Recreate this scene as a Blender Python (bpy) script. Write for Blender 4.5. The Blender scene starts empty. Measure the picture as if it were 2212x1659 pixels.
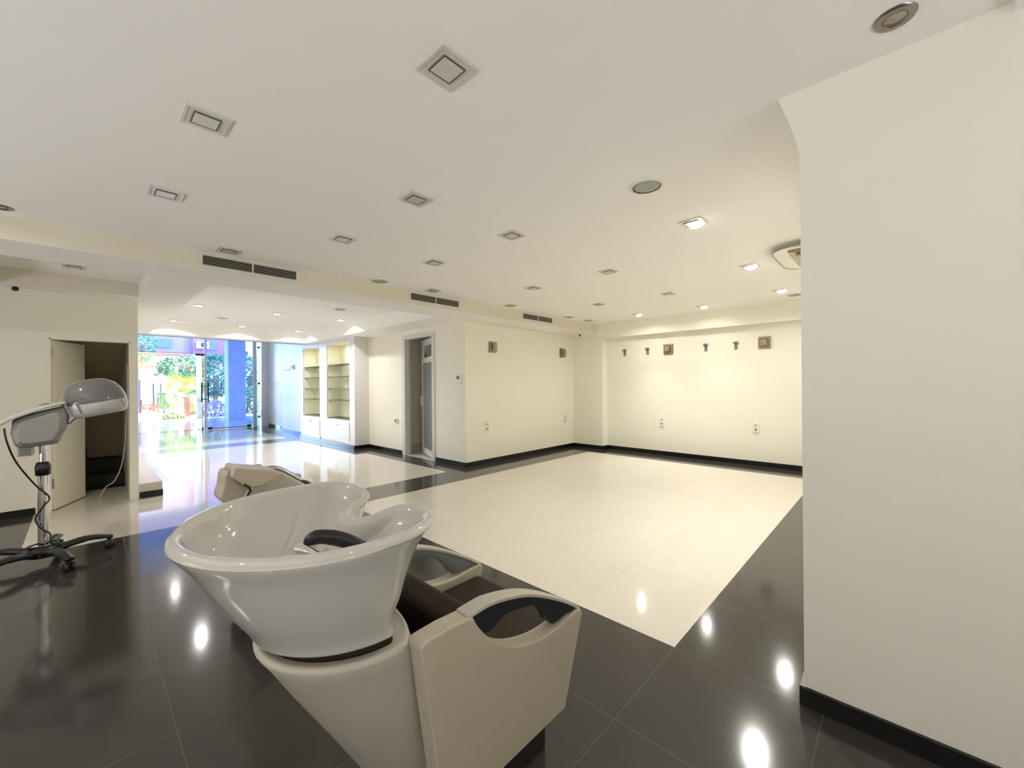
import bpy, bmesh, math, random
from mathutils import Vector, Matrix
random.seed(7)
PI = math.pi
SC = bpy.context.scene
COL = SC.collection

# ------------------------------------------------------------------ camera
F_PX, W_PX, H_PX = 881.4, 2212.0, 1659.0
EYE = Vector((0.0, 0.0, 1.33))
YAW, PIT, ROL = math.radians(43.431), math.radians(0.0704), math.radians(-0.4412)
fw = Vector((math.cos(YAW)*math.cos(PIT), math.sin(YAW)*math.cos(PIT), math.sin(PIT)))
rt0 = Vector((math.sin(YAW), -math.cos(YAW), 0.0)); up0 = rt0.cross(fw)
rt = math.cos(ROL)*rt0 + math.sin(ROL)*up0
up = -math.sin(ROL)*rt0 + math.cos(ROL)*up0
cam_data = bpy.data.cameras.new('camera'); cam = bpy.data.objects.new('camera', cam_data); COL.objects.link(cam)
cam_data.sensor_fit = 'HORIZONTAL'; cam_data.sensor_width = 36.0
cam_data.lens = 36.0*F_PX/W_PX; cam_data.clip_start = 0.02; cam_data.clip_end = 400
M = Matrix((rt, up, -fw)).transposed().to_4x4(); M.translation = EYE
cam.matrix_world = M
SC.camera = cam

# ------------------------------------------------------------------ world, sun, exposure
world = bpy.data.worlds.new('world'); SC.world = world; world.use_nodes = True
wn = world.node_tree; wn.nodes.clear()
wo = wn.nodes.new('ShaderNodeOutputWorld'); wb = wn.nodes.new('ShaderNodeBackground'); sk = wn.nodes.new('ShaderNodeTexSky')
sk.sky_type = 'NISHITA'; sk.sun_disc = False; sk.sun_elevation = math.radians(55); sk.sun_rotation = math.radians(120)
sk.air_density = 1.0; sk.dust_density = 0.6; sk.ozone_density = 2.0
wb.inputs['Strength'].default_value = 1.5
wn.links.new(sk.outputs[0], wb.inputs['Color']); wn.links.new(wb.outputs[0], wo.inputs['Surface'])
sun_d = bpy.data.lights.new('sun', 'SUN'); sun = bpy.data.objects.new('sun', sun_d); COL.objects.link(sun)
sun_d.energy = 4.5; sun_d.angle = math.radians(0.6); sun_d.color = (1.0, 0.97, 0.90)
sun.rotation_euler = Vector((-0.55, 0.35, -1.0)).to_track_quat('-Z', 'Y').to_euler()
SC.view_settings.view_transform = 'Standard'; SC.view_settings.look = 'None'
SC.view_settings.gamma = 1.0; SC.view_settings.use_curve_mapping = False
SC.view_settings.exposure = 0.44
SC.cycles.diffuse_bounces = 12; SC.cycles.max_bounces = 16; SC.cycles.transparent_max_bounces = 16
WARM = (1.0, 0.975, 0.90)
COOL = (0.80, 0.88, 1.0)
def lamp(x, y, z, power, color=WARM, size=0.06, spread=180):
    d = bpy.data.lights.new('downlight_and_fill', 'AREA'); d.shape = 'DISK'; d.size = size  # shared by real downlights and the added fill lights
    d.energy = power; d.color = color; d.spread = math.radians(spread)
    o = bpy.data.objects.new('downlight_and_fill', d); COL.objects.link(o); o.location = (x, y, z)
    return o
LIT = [(3.19, 1.10, 19), (4.78, 1.10, 18), (6.32, 1.10, 7), (6.77, 2.22, 5), (6.71, 3.28, 8.5)]
for x, y, p in LIT:
    lamp(x, y, 2.485, p*.7 if x > 6.5 else p, spread=165)
    if x > 6.5: lamp(x, y, 2.48, p*.5, spread=82)
FRONT_LIT = [(1.27, 7.92), (1.22, 10.05), (2.37, 7.9), (2.34, 10.05), (3.45, 7.8), (3.44, 10.05)]
for x, y in FRONT_LIT: lamp(x, y, 2.57, 9.5, (1.0, 0.98, 0.97), spread=145)
for yb in (9.07, 10.6): lamp(4.06, yb, 2.265, 3.0, (1.0, 0.97, 0.86), size=.12)     # unseen fill lights added to brighten the cabinet's bays
REAR_ADDED = [(0.4, -1.3), (-1.6, -1.3), (-1.6, 1.2), (-1.2, 3.9)]  # unseen ceiling lights, added to brighten the near part of the room
for x, y in REAR_ADDED: lamp(x, y, 2.485, 17 if y > 3 else 2, (1.0, 0.96, 0.90))
# unseen area lights added as fill; the rear and side windows are invented
def daylight_fill(name, loc, rot, sx, sy, power, color):
    d = bpy.data.lights.new(name, 'AREA'); d.shape = 'RECTANGLE'; d.size = sx; d.size_y = sy; d.energy = power; d.color = color
    o = bpy.data.objects.new(name, d); COL.objects.link(o); o.location = loc; o.rotation_euler = rot; d.spread = math.radians(115)
    return o
daylight_fill('rear_fill', (-1.0, -3.1, .9), (math.radians(135), 0, 0), 5.6, 1.5, 52, (1.0, 0.98, 0.96))
daylight_fill('side_fill', (-3.9, 1.6, .9), (math.radians(135), 0, math.radians(-90)), 6.0, 1.5, 95, (1.0, 0.98, 0.94))
daylight_fill('shop_front_fill', (2.4, 16.2, 1.4), (math.radians(-135), 0, 0), 3.6, 3.0, 30, (0.78, 0.86, 1.0))  # added area light that boosts the daylight at the shop front

# ------------------------------------------------------------------ calibrated helpers
def ray(u, v): return fw*F_PX + rt*(u - W_PX/2) - up*(v - H_PX/2)
def at(u, v, Y):
    d = ray(u, v); return EYE + d*(Y/d.y)
def atx(u, v, X):
    d = ray(u, v); return EYE + d*(X/d.x)

# ------------------------------------------------------------------ materials
def principled(name, color=(.8,.8,.8), rough=.5, metal=0.0, **kw):
    m = bpy.data.materials.new(name); m.use_nodes = True
    b = m.node_tree.nodes['Principled BSDF']
    b.inputs['Base Color'].default_value = (*color, 1); b.inputs['Roughness'].default_value = rough
    b.inputs['Metallic'].default_value = metal
    for k, v in kw.items(): b.inputs[k.replace('_', ' ')].default_value = v
    return m
def noisy(m, scale=6.0, amount=0.06, bump=0.0, bscale=120.0):
    nt = m.node_tree; b = nt.nodes['Principled BSDF']; c = tuple(b.inputs['Base Color'].default_value)
    tc = nt.nodes.new('ShaderNodeTexCoord'); n = nt.nodes.new('ShaderNodeTexNoise'); n.inputs['Scale'].default_value = scale
    n.inputs['Detail'].default_value = 5
    mix = nt.nodes.new('ShaderNodeMix'); mix.data_type = 'RGBA'
    mix.inputs[6].default_value = tuple(x*(1-amount) for x in c[:3]) + (1,)
    mix.inputs[7].default_value = tuple(min(1, x*(1+amount)) for x in c[:3]) + (1,)
    nt.links.new(tc.outputs['Object'], n.inputs['Vector']); nt.links.new(n.outputs['Fac'], mix.inputs[0])
    nt.links.new(mix.outputs[2], b.inputs['Base Color'])
    if bump:
        n2 = nt.nodes.new('ShaderNodeTexNoise'); n2.inputs['Scale'].default_value = bscale
        bp = nt.nodes.new('ShaderNodeBump'); bp.inputs['Strength'].default_value = bump; bp.inputs['Distance'].default_value = .002
        nt.links.new(tc.outputs['Object'], n2.inputs['Vector']); nt.links.new(n2.outputs['Fac'], bp.inputs['Height'])
        nt.links.new(bp.outputs[0], b.inputs['Normal'])
    return m
def emit(name, color, strength):
    m = bpy.data.materials.new(name); m.use_nodes = True; nt = m.node_tree; nt.nodes.clear()
    o = nt.nodes.new('ShaderNodeOutputMaterial'); e = nt.nodes.new('ShaderNodeEmission')
    e.inputs[0].default_value = (*color, 1); e.inputs[1].default_value = strength
    nt.links.new(e.outputs[0], o.inputs[0]); return m
def clear_glass(name, tint, refl=0.9, rough=0.0):
    m = bpy.data.materials.new(name); m.use_nodes = True; nt = m.node_tree; nt.nodes.clear()
    o = nt.nodes.new('ShaderNodeOutputMaterial'); t = nt.nodes.new('ShaderNodeBsdfTransparent'); g = nt.nodes.new('ShaderNodeBsdfGlossy')
    fr = nt.nodes.new('ShaderNodeFresnel'); mx = nt.nodes.new('ShaderNodeMixShader')
    t.inputs[0].default_value = (*tint, 1); g.inputs[0].default_value = (refl, refl, refl, 1); g.inputs['Roughness'].default_value = rough
    fr.inputs[0].default_value = 1.45
    nt.links.new(fr.outputs[0], mx.inputs[0]); nt.links.new(t.outputs[0], mx.inputs[1]); nt.links.new(g.outputs[0], mx.inputs[2])
    nt.links.new(mx.outputs[0], o.inputs[0]); return m
def tile_mat(name, col, rough, joint, size=0.6, ox=2.05, oy=0.827, jw=0.0016, var=0.06, spec=0.5):
    m = principled(name, col, rough); nt = m.node_tree; b = nt.nodes['Principled BSDF']
    b.inputs['Specular IOR Level'].default_value = spec
    tc = nt.nodes.new('ShaderNodeTexCoord'); sp = nt.nodes.new('ShaderNodeSeparateXYZ'); nt.links.new(tc.outputs['Object'], sp.inputs[0])
    def math_(op, a, bb=None, c=None):
        n = nt.nodes.new('ShaderNodeMath'); n.operation = op
        for i, v in enumerate((a, bb, c)):
            if v is None: continue
            if isinstance(v, (int, float)): n.inputs[i].default_value = v
            else: nt.links.new(v, n.inputs[i])
        return n.outputs[0]
    masks = []; ids = []
    for out, off in ((sp.outputs[0], ox), (sp.outputs[1], oy)):
        q = math_('DIVIDE', math_('SUBTRACT', out, off), size)
        ids.append(math_('FLOOR', q))
        fr = math_('FRACT', q); d = math_('MINIMUM', fr, math_('SUBTRACT', 1.0, fr))
        masks.append(math_('LESS_THAN', d, jw/size))
    mask = math_('MAXIMUM', masks[0], masks[1])
    cb = nt.nodes.new('ShaderNodeCombineXYZ'); nt.links.new(ids[0], cb.inputs[0]); nt.links.new(ids[1], cb.inputs[1])
    wnz = nt.nodes.new('ShaderNodeTexWhiteNoise'); nt.links.new(cb.outputs[0], wnz.inputs['Vector'])
    nz = nt.nodes.new('ShaderNodeTexNoise'); nz.inputs['Scale'].default_value = 3.0; nz.inputs['Detail'].default_value = 6
    nt.links.new(tc.outputs['Object'], nz.inputs['Vector'])
    val = math_('ADD', math_('MULTIPLY', wnz.outputs['Value'], 0.5), math_('MULTIPLY', nz.outputs['Fac'], 0.5))
    m1 = nt.nodes.new('ShaderNodeMix'); m1.data_type = 'RGBA'
    m1.inputs[6].default_value = tuple(x*(1-var) for x in col)+(1,); m1.inputs[7].default_value = tuple(min(1, x*(1+var)) for x in col)+(1,)
    nt.links.new(val, m1.inputs[0])
    m2 = nt.nodes.new('ShaderNodeMix'); m2.data_type = 'RGBA'; m2.inputs[7].default_value = (*joint, 1)
    nt.links.new(mask, m2.inputs[0]); nt.links.new(m1.outputs[2], m2.inputs[6]); nt.links.new(m2.outputs[2], b.inputs['Base Color'])
    bp = nt.nodes.new('ShaderNodeBump'); bp.inputs['Strength'].default_value = .25; bp.inputs['Distance'].default_value = .001
    nt.links.new(math_('SUBTRACT', 1.0, mask), bp.inputs['Height']); nt.links.new(bp.outputs[0], b.inputs['Normal'])
    return m
M_ = {}
M_['wall'] = noisy(principled('cream_wall_paint', (.85, .825, .72), .6), 2.5, .02, .12, 90)
M_['ceiling'] = noisy(principled('white_ceiling_paint', (.92, .905, .89), .9), 2.0, .015, .08, 120)
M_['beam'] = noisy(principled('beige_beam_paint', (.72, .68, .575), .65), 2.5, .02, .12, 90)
M_['white'] = principled('white_gloss_paint', (.68, .67, .65), .3)
M_['cream_tile'] = tile_mat('polished_cream_tile', (.66, .615, .54), .07, (.50, .44, .34), var=.025)
M_['step_tile'] = tile_mat('honed_cream_tile', (.60, .555, .49), .45, (.45, .40, .33), var=.03)
M_['dark_tile'] = tile_mat('polished_charcoal_tile', (.044, .040, .037), .11, (.09, .085, .08), var=.10, spec=.6)
M_['skirt'] = principled('black_skirting_tile', (.006, .006, .006), .15)
M_['dirt'] = principled('grey_plinth_tile', (.12, .115, .11), .3)
M_['ceramic'] = principled('white_ceramic', (.56, .545, .50), .06, Coat_Weight=.5, Coat_Roughness=.03)
M_['vinyl'] = noisy(principled('beige_vinyl', (.48, .425, .325), .42), 5, .07, .25, 260)
M_['vinyl_grey'] = noisy(principled('grey_beige_vinyl', (.49, .455, .38), .42), 5, .06, .2, 260)
M_['seat'] = noisy(principled('dark_brown_vinyl', (.026, .017, .010), .55, Specular_IOR_Level=.22), 7, .12, .3, 300)
M_['black'] = principled('black_plastic', (.008, .008, .009), .35)
M_['black_soft'] = principled('black_rubber', (.012, .012, .012), .6)
M_['chrome'] = principled('chrome', (.80, .80, .80), .12, 1.0)
M_['worn_metal'] = noisy(principled('worn_grey_metal', (.42, .42, .45), .38, 1.0), 12, .2)
M_['dark_metal'] = principled('dark_blue_grey_metal', (.035, .042, .048), .35, .6)
M_['grille_dark'] = principled('dark_vent_opening', (.012, .011, .011), .7)
M_['grey_plastic'] = principled('grey_plastic', (.27, .27, .25), .35)
M_['lilac_grey'] = principled('glossy_grey_visor', (.15, .142, .146), .10, Coat_Weight=.6)
M_['pale_plastic'] = principled('pale_grey_plastic', (.50, .50, .49), .2)
M_['frost'] = principled('frosted_lamp_glass', (.60, .59, .55), .12, Specular_IOR_Level=.8)
M_['trim_metal'] = principled('brushed_trim_metal', (.66, .62, .55), .3, .15)
M_['nickel'] = principled('brushed_nickel', (.32, .29, .26), .28, .9)
M_['speaker'] = noisy(principled('grey_speaker_mesh', (.42, .43, .40), .8), 300, .3)
M_['lamp_on'] = emit('lit_lamp', (1.0, .93, .80), 14)
M_['lamp_on_cool'] = emit('lit_lamp_white', (1.0, .97, .93), 10)
M_['crystal'] = noisy(principled('smoky_crystal', (.40, .33, .25), .12, .3), 30, .7)
M_['crystal_clear'] = clear_glass('clear_lamp_glass', (.93, .90, .84), .9, .02)
M_['plate_glass'] = principled('milky_lamp_plate', (.86, .84, .78), .35)
M_['sconce_glass'] = noisy(principled('amber_grey_glass', (.46, .38, .26), .15), 60, .3)
M_['glass'] = clear_glass('blue_tinted_glass', (.58, .70, 1.0))
M_['leaf_glass'] = clear_glass('grey_blue_door_glass', (.70, .76, .88), .40)
M_['glass_clear'] = clear_glass('clear_glass', (.86, .93, .95))
M_['glass_edge'] = principled('green_glass_edge', (.10, .15, .12), .6)
M_['shelf_glass'] = clear_glass('shelf_glass', (.94, .97, .94), .45)
M_['frosted_door'] = principled('grey_frosted_glass', (.22, .255, .25), .25)
M_['niche_back'] = principled('cabinet_lining', (.86, .84, .66), .5)
M_['plate'] = principled('white_plastic', (.80, .78, .70), .3)
M_['socket_dark'] = principled('socket_recess', (.10, .09, .07), .5)
M_['steel'] = principled('satin_steel', (.35, .35, .38), .3, .9)
M_['lcd'] = principled('lcd_screen', (.12, .15, .20), .2)
M_['bracket'] = principled('zinc_bracket', (.20, .21, .21), .45, .6)
M_['cable_white'] = principled('pale_cable', (.55, .50, .42), .5)
M_['concrete'] = noisy(principled('concrete', (.60, .61, .64), .8), 3, .15)
M_['paving'] = noisy(principled('pale_paving', (.80, .78, .75), .8), 1.2, .06)
M_['terrace'] = tile_mat('terrace_tile', (.55, .56, .60), .10, (.3, .3, .32), .4, 0, 0, .003, .08)
M_['brick'] = noisy(principled('mauve_brick', (.42, .30, .36), .85), 1.2, .15)
M_['mauve'] = principled('plum_render', (.45, .23, .33), .85)
M_['pink'] = principled('salmon_render', (.80, .38, .30), .85)
M_['rooftile'] = principled('terracotta_roof', (.72, .25, .16), .8)
M_['win'] = principled('dark_window_glass', (.16, .20, .32), .2)
M_['leaf'] = noisy(principled('hedge_leaf', (.10, .26, .07), .6), 5, .4)
M_['leaf_dark'] = noisy(principled('tree_leaf', (.10, .22, .10), .6), 3, .4)
M_['leaf_lime'] = noisy(principled('palm_leaf', (.30, .55, .05), .5), 8, .2)
M_['leaf_dry'] = noisy(principled('dry_palm_leaf', (.42, .42, .18), .6), 8, .3)
M_['bark'] = noisy(principled('palm_trunk', (.35, .16, .08), .85), 12, .3)
M_['purple'] = principled('purple_canvas', (.22, .16, .42), .8)
M_['canvas'] = principled('white_canvas', (.82, .80, .78), .8)
M_['flower'] = noisy(principled('red_flower', (.65, .12, .06), .7), 12, .3)
M_['shrub'] = noisy(principled('mauve_shrub', (.34, .26, .33), .7), 12, .4)
M_['post'] = principled('dark_post', (.04, .04, .06), .6)
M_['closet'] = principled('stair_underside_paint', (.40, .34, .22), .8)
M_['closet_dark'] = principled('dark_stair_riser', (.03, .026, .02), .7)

# ------------------------------------------------------------------ mesh helpers
LOCAL = set()
class MB:
    def __init__(s): s.bm = bmesh.new(); s.slot = 0
    def face(s, vs):
        try: f = s.bm.faces.new(vs); f.material_index = s.slot; return f
        except ValueError: return None
    def box(s, x0, x1, y0, y1, z0, z1, mat=None):
        P = [(x0,y0,z0),(x1,y0,z0),(x1,y1,z0),(x0,y1,z0),(x0,y0,z1),(x1,y0,z1),(x1,y1,z1),(x0,y1,z1)]
        if mat is not None: P = [mat @ Vector(p) for p in P]
        v = [s.bm.verts.new(p) for p in P]
        for q in ((3,2,1,0),(4,5,6,7),(0,1,5,4),(1,2,6,5),(2,3,7,6),(3,0,4,7)): s.face([v[i] for i in q])
        return s
    def rings(s, rings, closed=True, cap0=False, cap1=False):
        R = [[s.bm.verts.new(p) for p in r] for r in rings]
        for a, b in zip(R[:-1], R[1:]):
            n = len(a)
            for i in range(n if closed else n-1):
                j = (i+1) % n; s.face([a[i], a[j], b[j], b[i]])
        if cap0: s.face(list(reversed(R[0])))
        if cap1: s.face(R[-1])
        return s
    def lathe(s, prof, c=(0,0,0), n=28, axis='z', cap=True):
        rs = []
        for r, h in prof:
            ring = []
            for i in range(n):
                a = 2*PI*i/n; x, y = r*math.cos(a), r*math.sin(a)
                p = {'z': (x, y, h), 'x': (h, x, y), 'y': (y, h, x)}[axis]
                ring.append((c[0]+p[0], c[1]+p[1], c[2]+p[2]))
            rs.append(ring)
        return s.rings(rs, True, cap, cap)
    def tube(s, pts, r, n=10, cap=True, flat=1.0):
        pts = [Vector(p) for p in pts]; rs = []
        rad = r if isinstance(r, (list, tuple)) else [r]*len(pts)
        prev = None
        for i, p in enumerate(pts):
            d = (pts[min(i+1, len(pts)-1)] - pts[max(i-1, 0)]).normalized()
            if prev is None:
                u = Vector((0,0,1)).cross(d)
                if u.length < 1e-3: u = Vector((1,0,0)).cross(d)
                u.normalize()
            else: u = (prev - d*prev.dot(d)).normalized()
            prev = u; w = d.cross(u)
            rs.append([p + (u*math.cos(2*PI*k/n) + w*math.sin(2*PI*k/n)*flat)*rad[i] for k in range(n)])
        return s.rings(rs, True, cap, cap)
    def prism(s, poly, lo, hi, axis='y'):
        # poly of (a, b); axis y -> (x, z); axis x -> (y, z); axis z -> (x, y)
        def P(a, b, h): return {'y': (a, h, b), 'x': (h, a, b), 'z': (a, b, h)}[axis]
        A = [s.bm.verts.new(P(a, b, lo)) for a, b in poly]; B = [s.bm.verts.new(P(a, b, hi)) for a, b in poly]
        s.face(A); s.face(list(reversed(B)))
        n = len(poly)
        for i in range(n):
            j = (i+1) % n; s.face([A[j], A[i], B[i], B[j]])
        return s
    def build(s, name, mat, parent=None, smooth=False, bevel=0, seg=2, sub=0, loc=None):
        bmesh.ops.recalc_face_normals(s.bm, faces=s.bm.faces)
        me = bpy.data.meshes.new(name); s.bm.to_mesh(me); s.bm.free()
        for m in (mat if isinstance(mat, (list, tuple)) else [mat]): me.materials.append(m)
        if smooth:
            for p in me.polygons: p.use_smooth = True
        o = bpy.data.objects.new(name, me); COL.objects.link(o)
        if bevel:
            b = o.modifiers.new('bevel', 'BEVEL'); b.width = bevel; b.segments = seg; b.limit_method = 'ANGLE'; b.angle_limit = math.radians(35)
            b.harden_normals = False
        if sub:
            q = o.modifiers.new('sub', 'SUBSURF'); q.levels = sub; q.render_levels = sub
        if parent is not None:
            o.parent = parent
            # mesh is written in world coordinates: cancel the parent's own transform
            root = parent
            while root.parent is not None: root = root.parent
            if parent is root and root.name not in LOCAL: o.matrix_parent_inverse = root.matrix_basis.inverted()
        return o
def spline(pts, n=8, closed=False):
    P = [Vector(p) for p in pts]; out = []; N = len(P)
    for i in range(N if closed else N-1):
        p0 = P[(i-1) % N] if (closed or i > 0) else P[0]; p1 = P[i]; p2 = P[(i+1) % N]
        p3 = P[(i+2) % N] if (closed or i+2 < N) else P[-1]
        for k in range(n):
            t = k/n
            out.append(.5*((2*p1) + (p2-p0)*t + (2*p0-5*p1+4*p2-p3)*t*t + (3*p1-p0-3*p2+p3)*t*t*t))
    if not closed: out.append(P[-1])
    return out
def thing(name, label, cat, loc, group=None, local=False):
    o = bpy.data.objects.new(name, None); COL.objects.link(o); o.location = loc; o.empty_display_size = .1
    o['label'] = label; o['category'] = cat
    if group: o['group'] = group
    if local: LOCAL.add(o.name)
    return o
def tag(o, label, cat, group=None, kind=None):
    o['label'] = label; o['category'] = cat
    if group: o['group'] = group
    if kind: o['kind'] = kind
    return o
def struct(mb, name, mat, **kw):
    o = mb.build(name, mat, **kw); o['kind'] = 'structure'; return o
def copy_tree(root, loc=None, label=None, parent=None):
    c = root.copy(); COL.objects.link(c)
    if loc is not None: c.location = loc
    if label: c['label'] = label
    if parent is not None: c.parent = parent
    for ch in list(root.children):
        k = copy_tree(ch, parent=c); k.matrix_parent_inverse = ch.matrix_parent_inverse.copy()
    return c

# ================================================================== THE ROOM
ZC = 2.538; ZS = 2.365
# floor -------------------------------------------------------------
def is_cream(x, y):
    if 2.05 < x < 6.85 and .827 < y < 4.427: return 1
    if -.345 < x < 3.85 and 5.03 < y < 7.6: return 1
    if .86 < x < 3.625 and 7.6 < y < 10.69: return 1
    if .86 < x < 3.625 and 11.38 < y < 15.45: return 1
    return 0
XB = [-4.0, -.345, .86, 2.05, 3.625, 3.85, 6.85, 7.7]
YB = [-3.2, .827, 4.427, 5.03, 7.6, 10.69, 11.38, 15.45, 15.95]
f = MB()
for xa, xb in zip(XB[:-1], XB[1:]):
    for ya, yb in zip(YB[:-1], YB[1:]):
        f.slot = is_cream((xa+xb)/2, (ya+yb)/2)
        v = [f.bm.verts.new(p) for p in ((xa,ya,0),(xb,ya,0),(xb,yb,0),(xa,yb,0))]
        f.face(v)
f.slot = 0
bmesh.ops.remove_doubles(f.bm, verts=f.bm.verts, dist=1e-5)
struct(f, 'floor', [M_['dark_tile'], M_['cream_tile']])

# ceilings ------------------------------------------------------------
c = MB(); c.box(-4.2, 7.8, -3.4, 4.49, ZC, ZC+.25); struct(c, 'ceiling', M_['ceiling'])
s = MB()      # lowered soffit with its two coffers
def slab(x0, x1, y0, y1, z=ZS, top=2.85): s.box(x0, x1, y0, y1, z, top)
slab(-4.2, 7.25, 4.49, 5.04)
slab(-4.2, -.54, 5.04, 6.75); slab(-.54, .46, 6.33, 6.75); slab(-.54, .46, 5.04, 6.33, 2.52)
slab(.46, .90, 5.04, 10.85); slab(3.71, 4.6, 5.04, 10.85); slab(.90, 3.71, 10.36, 10.85)
slab(.90, 3.71, 5.04, 10.36, 2.605)
bmesh.ops.recalc_face_normals(s.bm, faces=s.bm.faces)
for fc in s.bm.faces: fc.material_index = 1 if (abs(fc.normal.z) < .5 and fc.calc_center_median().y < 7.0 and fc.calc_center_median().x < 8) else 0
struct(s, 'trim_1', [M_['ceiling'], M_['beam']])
c = MB(); c.box(.2, 4.8, 10.85, 15.75, 3.25, 3.4); struct(c, 'trim_2', M_['ceiling'])
c = MB(); c.box(.2, 4.8, 10.75, 10.85, 2.365, 3.4); struct(c, 'trim_3', M_['ceiling'])

# walls ---------------------------------------------------------------
w = MB(); w.box(4.255, 7.6, 5.06, 5.25, 0, 2.6); struct(w, 'wall_niche', M_['wall'])
w = MB(); w.box(7.43, 7.65, .2, 4.36, 0, 2.6); w.box(7.25, 7.65, 4.35, 5.06, 0, 2.6); struct(w, 'wall_back', M_['wall'])
w = MB(); w.box(7.25, 7.43, .2, 4.35, 2.25, 2.56); struct(w, 'trim_4', M_['wall'])
w = MB(); w.box(2.05, 7.6, -.275, .29, 0, 2.6)
struct(w, 'wall_pillar', M_['wall'])
w = MB(); w.prism([(.285, 2.60), (.372, 2.60), (.366, 2.538), (.34, 2.46), (.31, 2.36), (.285, 2.24)], 2.0502, 2.30, 'x')
w.prism([(.285, .165), (.305, .07), (.305, 0), (.285, 0)], 2.045, 2.25, 'x'); struct(w, 'trim_5', M_['wall'])
w = MB()   # wall with the white aluminium door, opening Y 5.93..6.86, z 0..2.24
w.box(4.255, 4.40, 5.25, 5.92, 0, 2.4); w.box(4.255, 4.40, 6.88, 8.25, 0, 2.4); w.box(4.255, 4.40, 5.92, 6.88, 2.25, 2.4)
struct(w, 'wall_right', M_['wall'])
w = MB(); w.box(4.13, 4.6, 11.3, 13.4, 0, 3.3); w.box(4.38, 4.6, 13.4, 15.95, 0, 3.3); w.box(4.14, 4.6, 15.5, 15.72, 0, 3.3)
struct(w, 'wall_far_right', M_['white'])
w = MB()   # side wall with the door opening to the stair cupboard: X -.235..405, z 0..1.868
w.box(-4.2, -.235, 6.6, 6.72, 0, 2.4); w.box(.405, .47, 6.6, 6.72, 0, 2.4); w.box(-.235, .405, 6.6, 6.72, 1.868, 2.4)
struct(w, 'wall_left', M_['wall'])
w = MB(); w.box(.41, .47, 6.72, 15.9, 0, 3.3); struct(w, 'wall_stair', M_['wall'])
w = MB(); w.box(2.05, 2.25, -3.2, -.275, 0, 2.6); w.box(-4.2, 2.25, -3.4, -3.2, 0, 2.6)
struct(w, 'wall_rear', M_['wall'])
w = MB(); w.box(-4.2, -4.0, -3.2, 6.7, 0, 2.6); struct(w, 'wall_side', M_['wall'])
for nm, bx in (('added_blind_1', (-3.85, 1.9, -3.2, -3.17, .05, 2.3)), ('added_blind_2', (-4.0, -3.97, -1.5, 4.7, .05, 2.3))):
    g = MB(); g.box(*bx); wq = struct(g, nm, M_['canvas'])      # invented blind panel on solid wall, added to go with the fill light
w = MB(); w.box(-4.0, 2.05, -.60, -.275, 2.505, 2.56); struct(w, 'trim_6', M_['ceiling'])
# stair cupboard
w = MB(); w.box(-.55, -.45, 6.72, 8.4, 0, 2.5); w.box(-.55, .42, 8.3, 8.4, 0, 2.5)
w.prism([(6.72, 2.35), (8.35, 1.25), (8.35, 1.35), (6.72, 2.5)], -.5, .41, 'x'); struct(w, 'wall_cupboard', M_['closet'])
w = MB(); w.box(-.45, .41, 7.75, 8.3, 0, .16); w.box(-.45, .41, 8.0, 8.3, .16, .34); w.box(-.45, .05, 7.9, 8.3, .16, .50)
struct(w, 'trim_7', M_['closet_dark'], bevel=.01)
# room behind the aluminium door
w = MB(); w.box(4.40, 6.2, 7.05, 7.15, 0, 2.5); w.box(6.1, 6.2, 5.25, 7.15, 0, 2.5)
w.box(4.40, 6.2, 5.25, 7.15, 2.45, 2.5); struct(w, 'wall_side_room', M_['wall'])
w = MB(); w.box(4.25, 6.2, 5.25, 7.1, -.02, .003); struct(w, 'floor_side_room', M_['cream_tile'])
w = MB(); w.box(4.42, 6.1, 7.03, 7.05, 0, .16); struct(w, 'baseboard_side_room', M_['cream_tile'])
# raised step along the stair wall
w = MB(); w.slot = 0; w.box(.47, .685, 6.6, 15.3, 0, .173); struct(w, 'trim_8', M_['step_tile'])
# skirtings
def skirt(name, boxes):
    b = MB()
    for x0, x1, y0, y1 in boxes: b.box(x0, x1, y0, y1, 0, .075)
    struct(b, name, M_['skirt'], bevel=.002)
skirt('baseboard_left', [(-4.0, -.335, 6.585, 6.6)])
skirt('baseboard_step', [(.475, .69, 6.588, 6.6)])
skirt('baseboard_right', [(4.24, 4.255, 5.045, 5.86), (4.24, 4.255, 6.93, 8.25)])
skirt('baseboard_niche', [(4.24, 7.25, 5.045, 5.06), (7.235, 7.25, 4.335, 5.06), (7.25, 7.43, 4.335, 4.35), (7.415, 7.43, .29, 4.35)])
skirt('baseboard_pillar', [(2.035, 2.05, -3.2, .305), (2.05, 7.43, .29, .305)])
skirt('baseboard_far', [(4.115, 4.13, 11.3, 13.4), (4.13, 4.38, 13.4, 13.415), (4.365, 4.38, 13.4, 15.5)])
skirt('baseboard_display', [(3.905, 3.93, 8.235, 11.3), (3.93, 4.255, 8.235, 8.25)])

# stair cupboard door -------------------------------------------------------
d = thing('door_1', 'plain cream cupboard door standing open inwards beside the hair dryer', 'door', (-.215, 6.66, 0)); d['kind'] = 'structure'
ang = math.atan2(7.19-6.66, .006+.215)
mt = Matrix.Translation((-.215, 6.66, 0)) @ Matrix.Rotation(ang, 4, 'Z')
b = MB(); b.box(0, .60, -.018, .018, .012, 1.85, mt); b.build('door_leaf', M_['wall'], d, bevel=.002)
b = MB(); b.box(-.235, -.222, 6.60, 6.72, 0, 1.868); b.box(.392, .405, 6.60, 6.72, 0, 1.868); b.box(-.235, .405, 6.60, 6.72, 1.856, 1.868)
b.build('door_frame', M_['wall'], d)
for z in (.30, 1.72):
    b = MB(); b.box(-.222, -.205, 6.598, 6.625, z-.05, z+.05); b.build('hinge', M_['nickel'], d)

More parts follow.
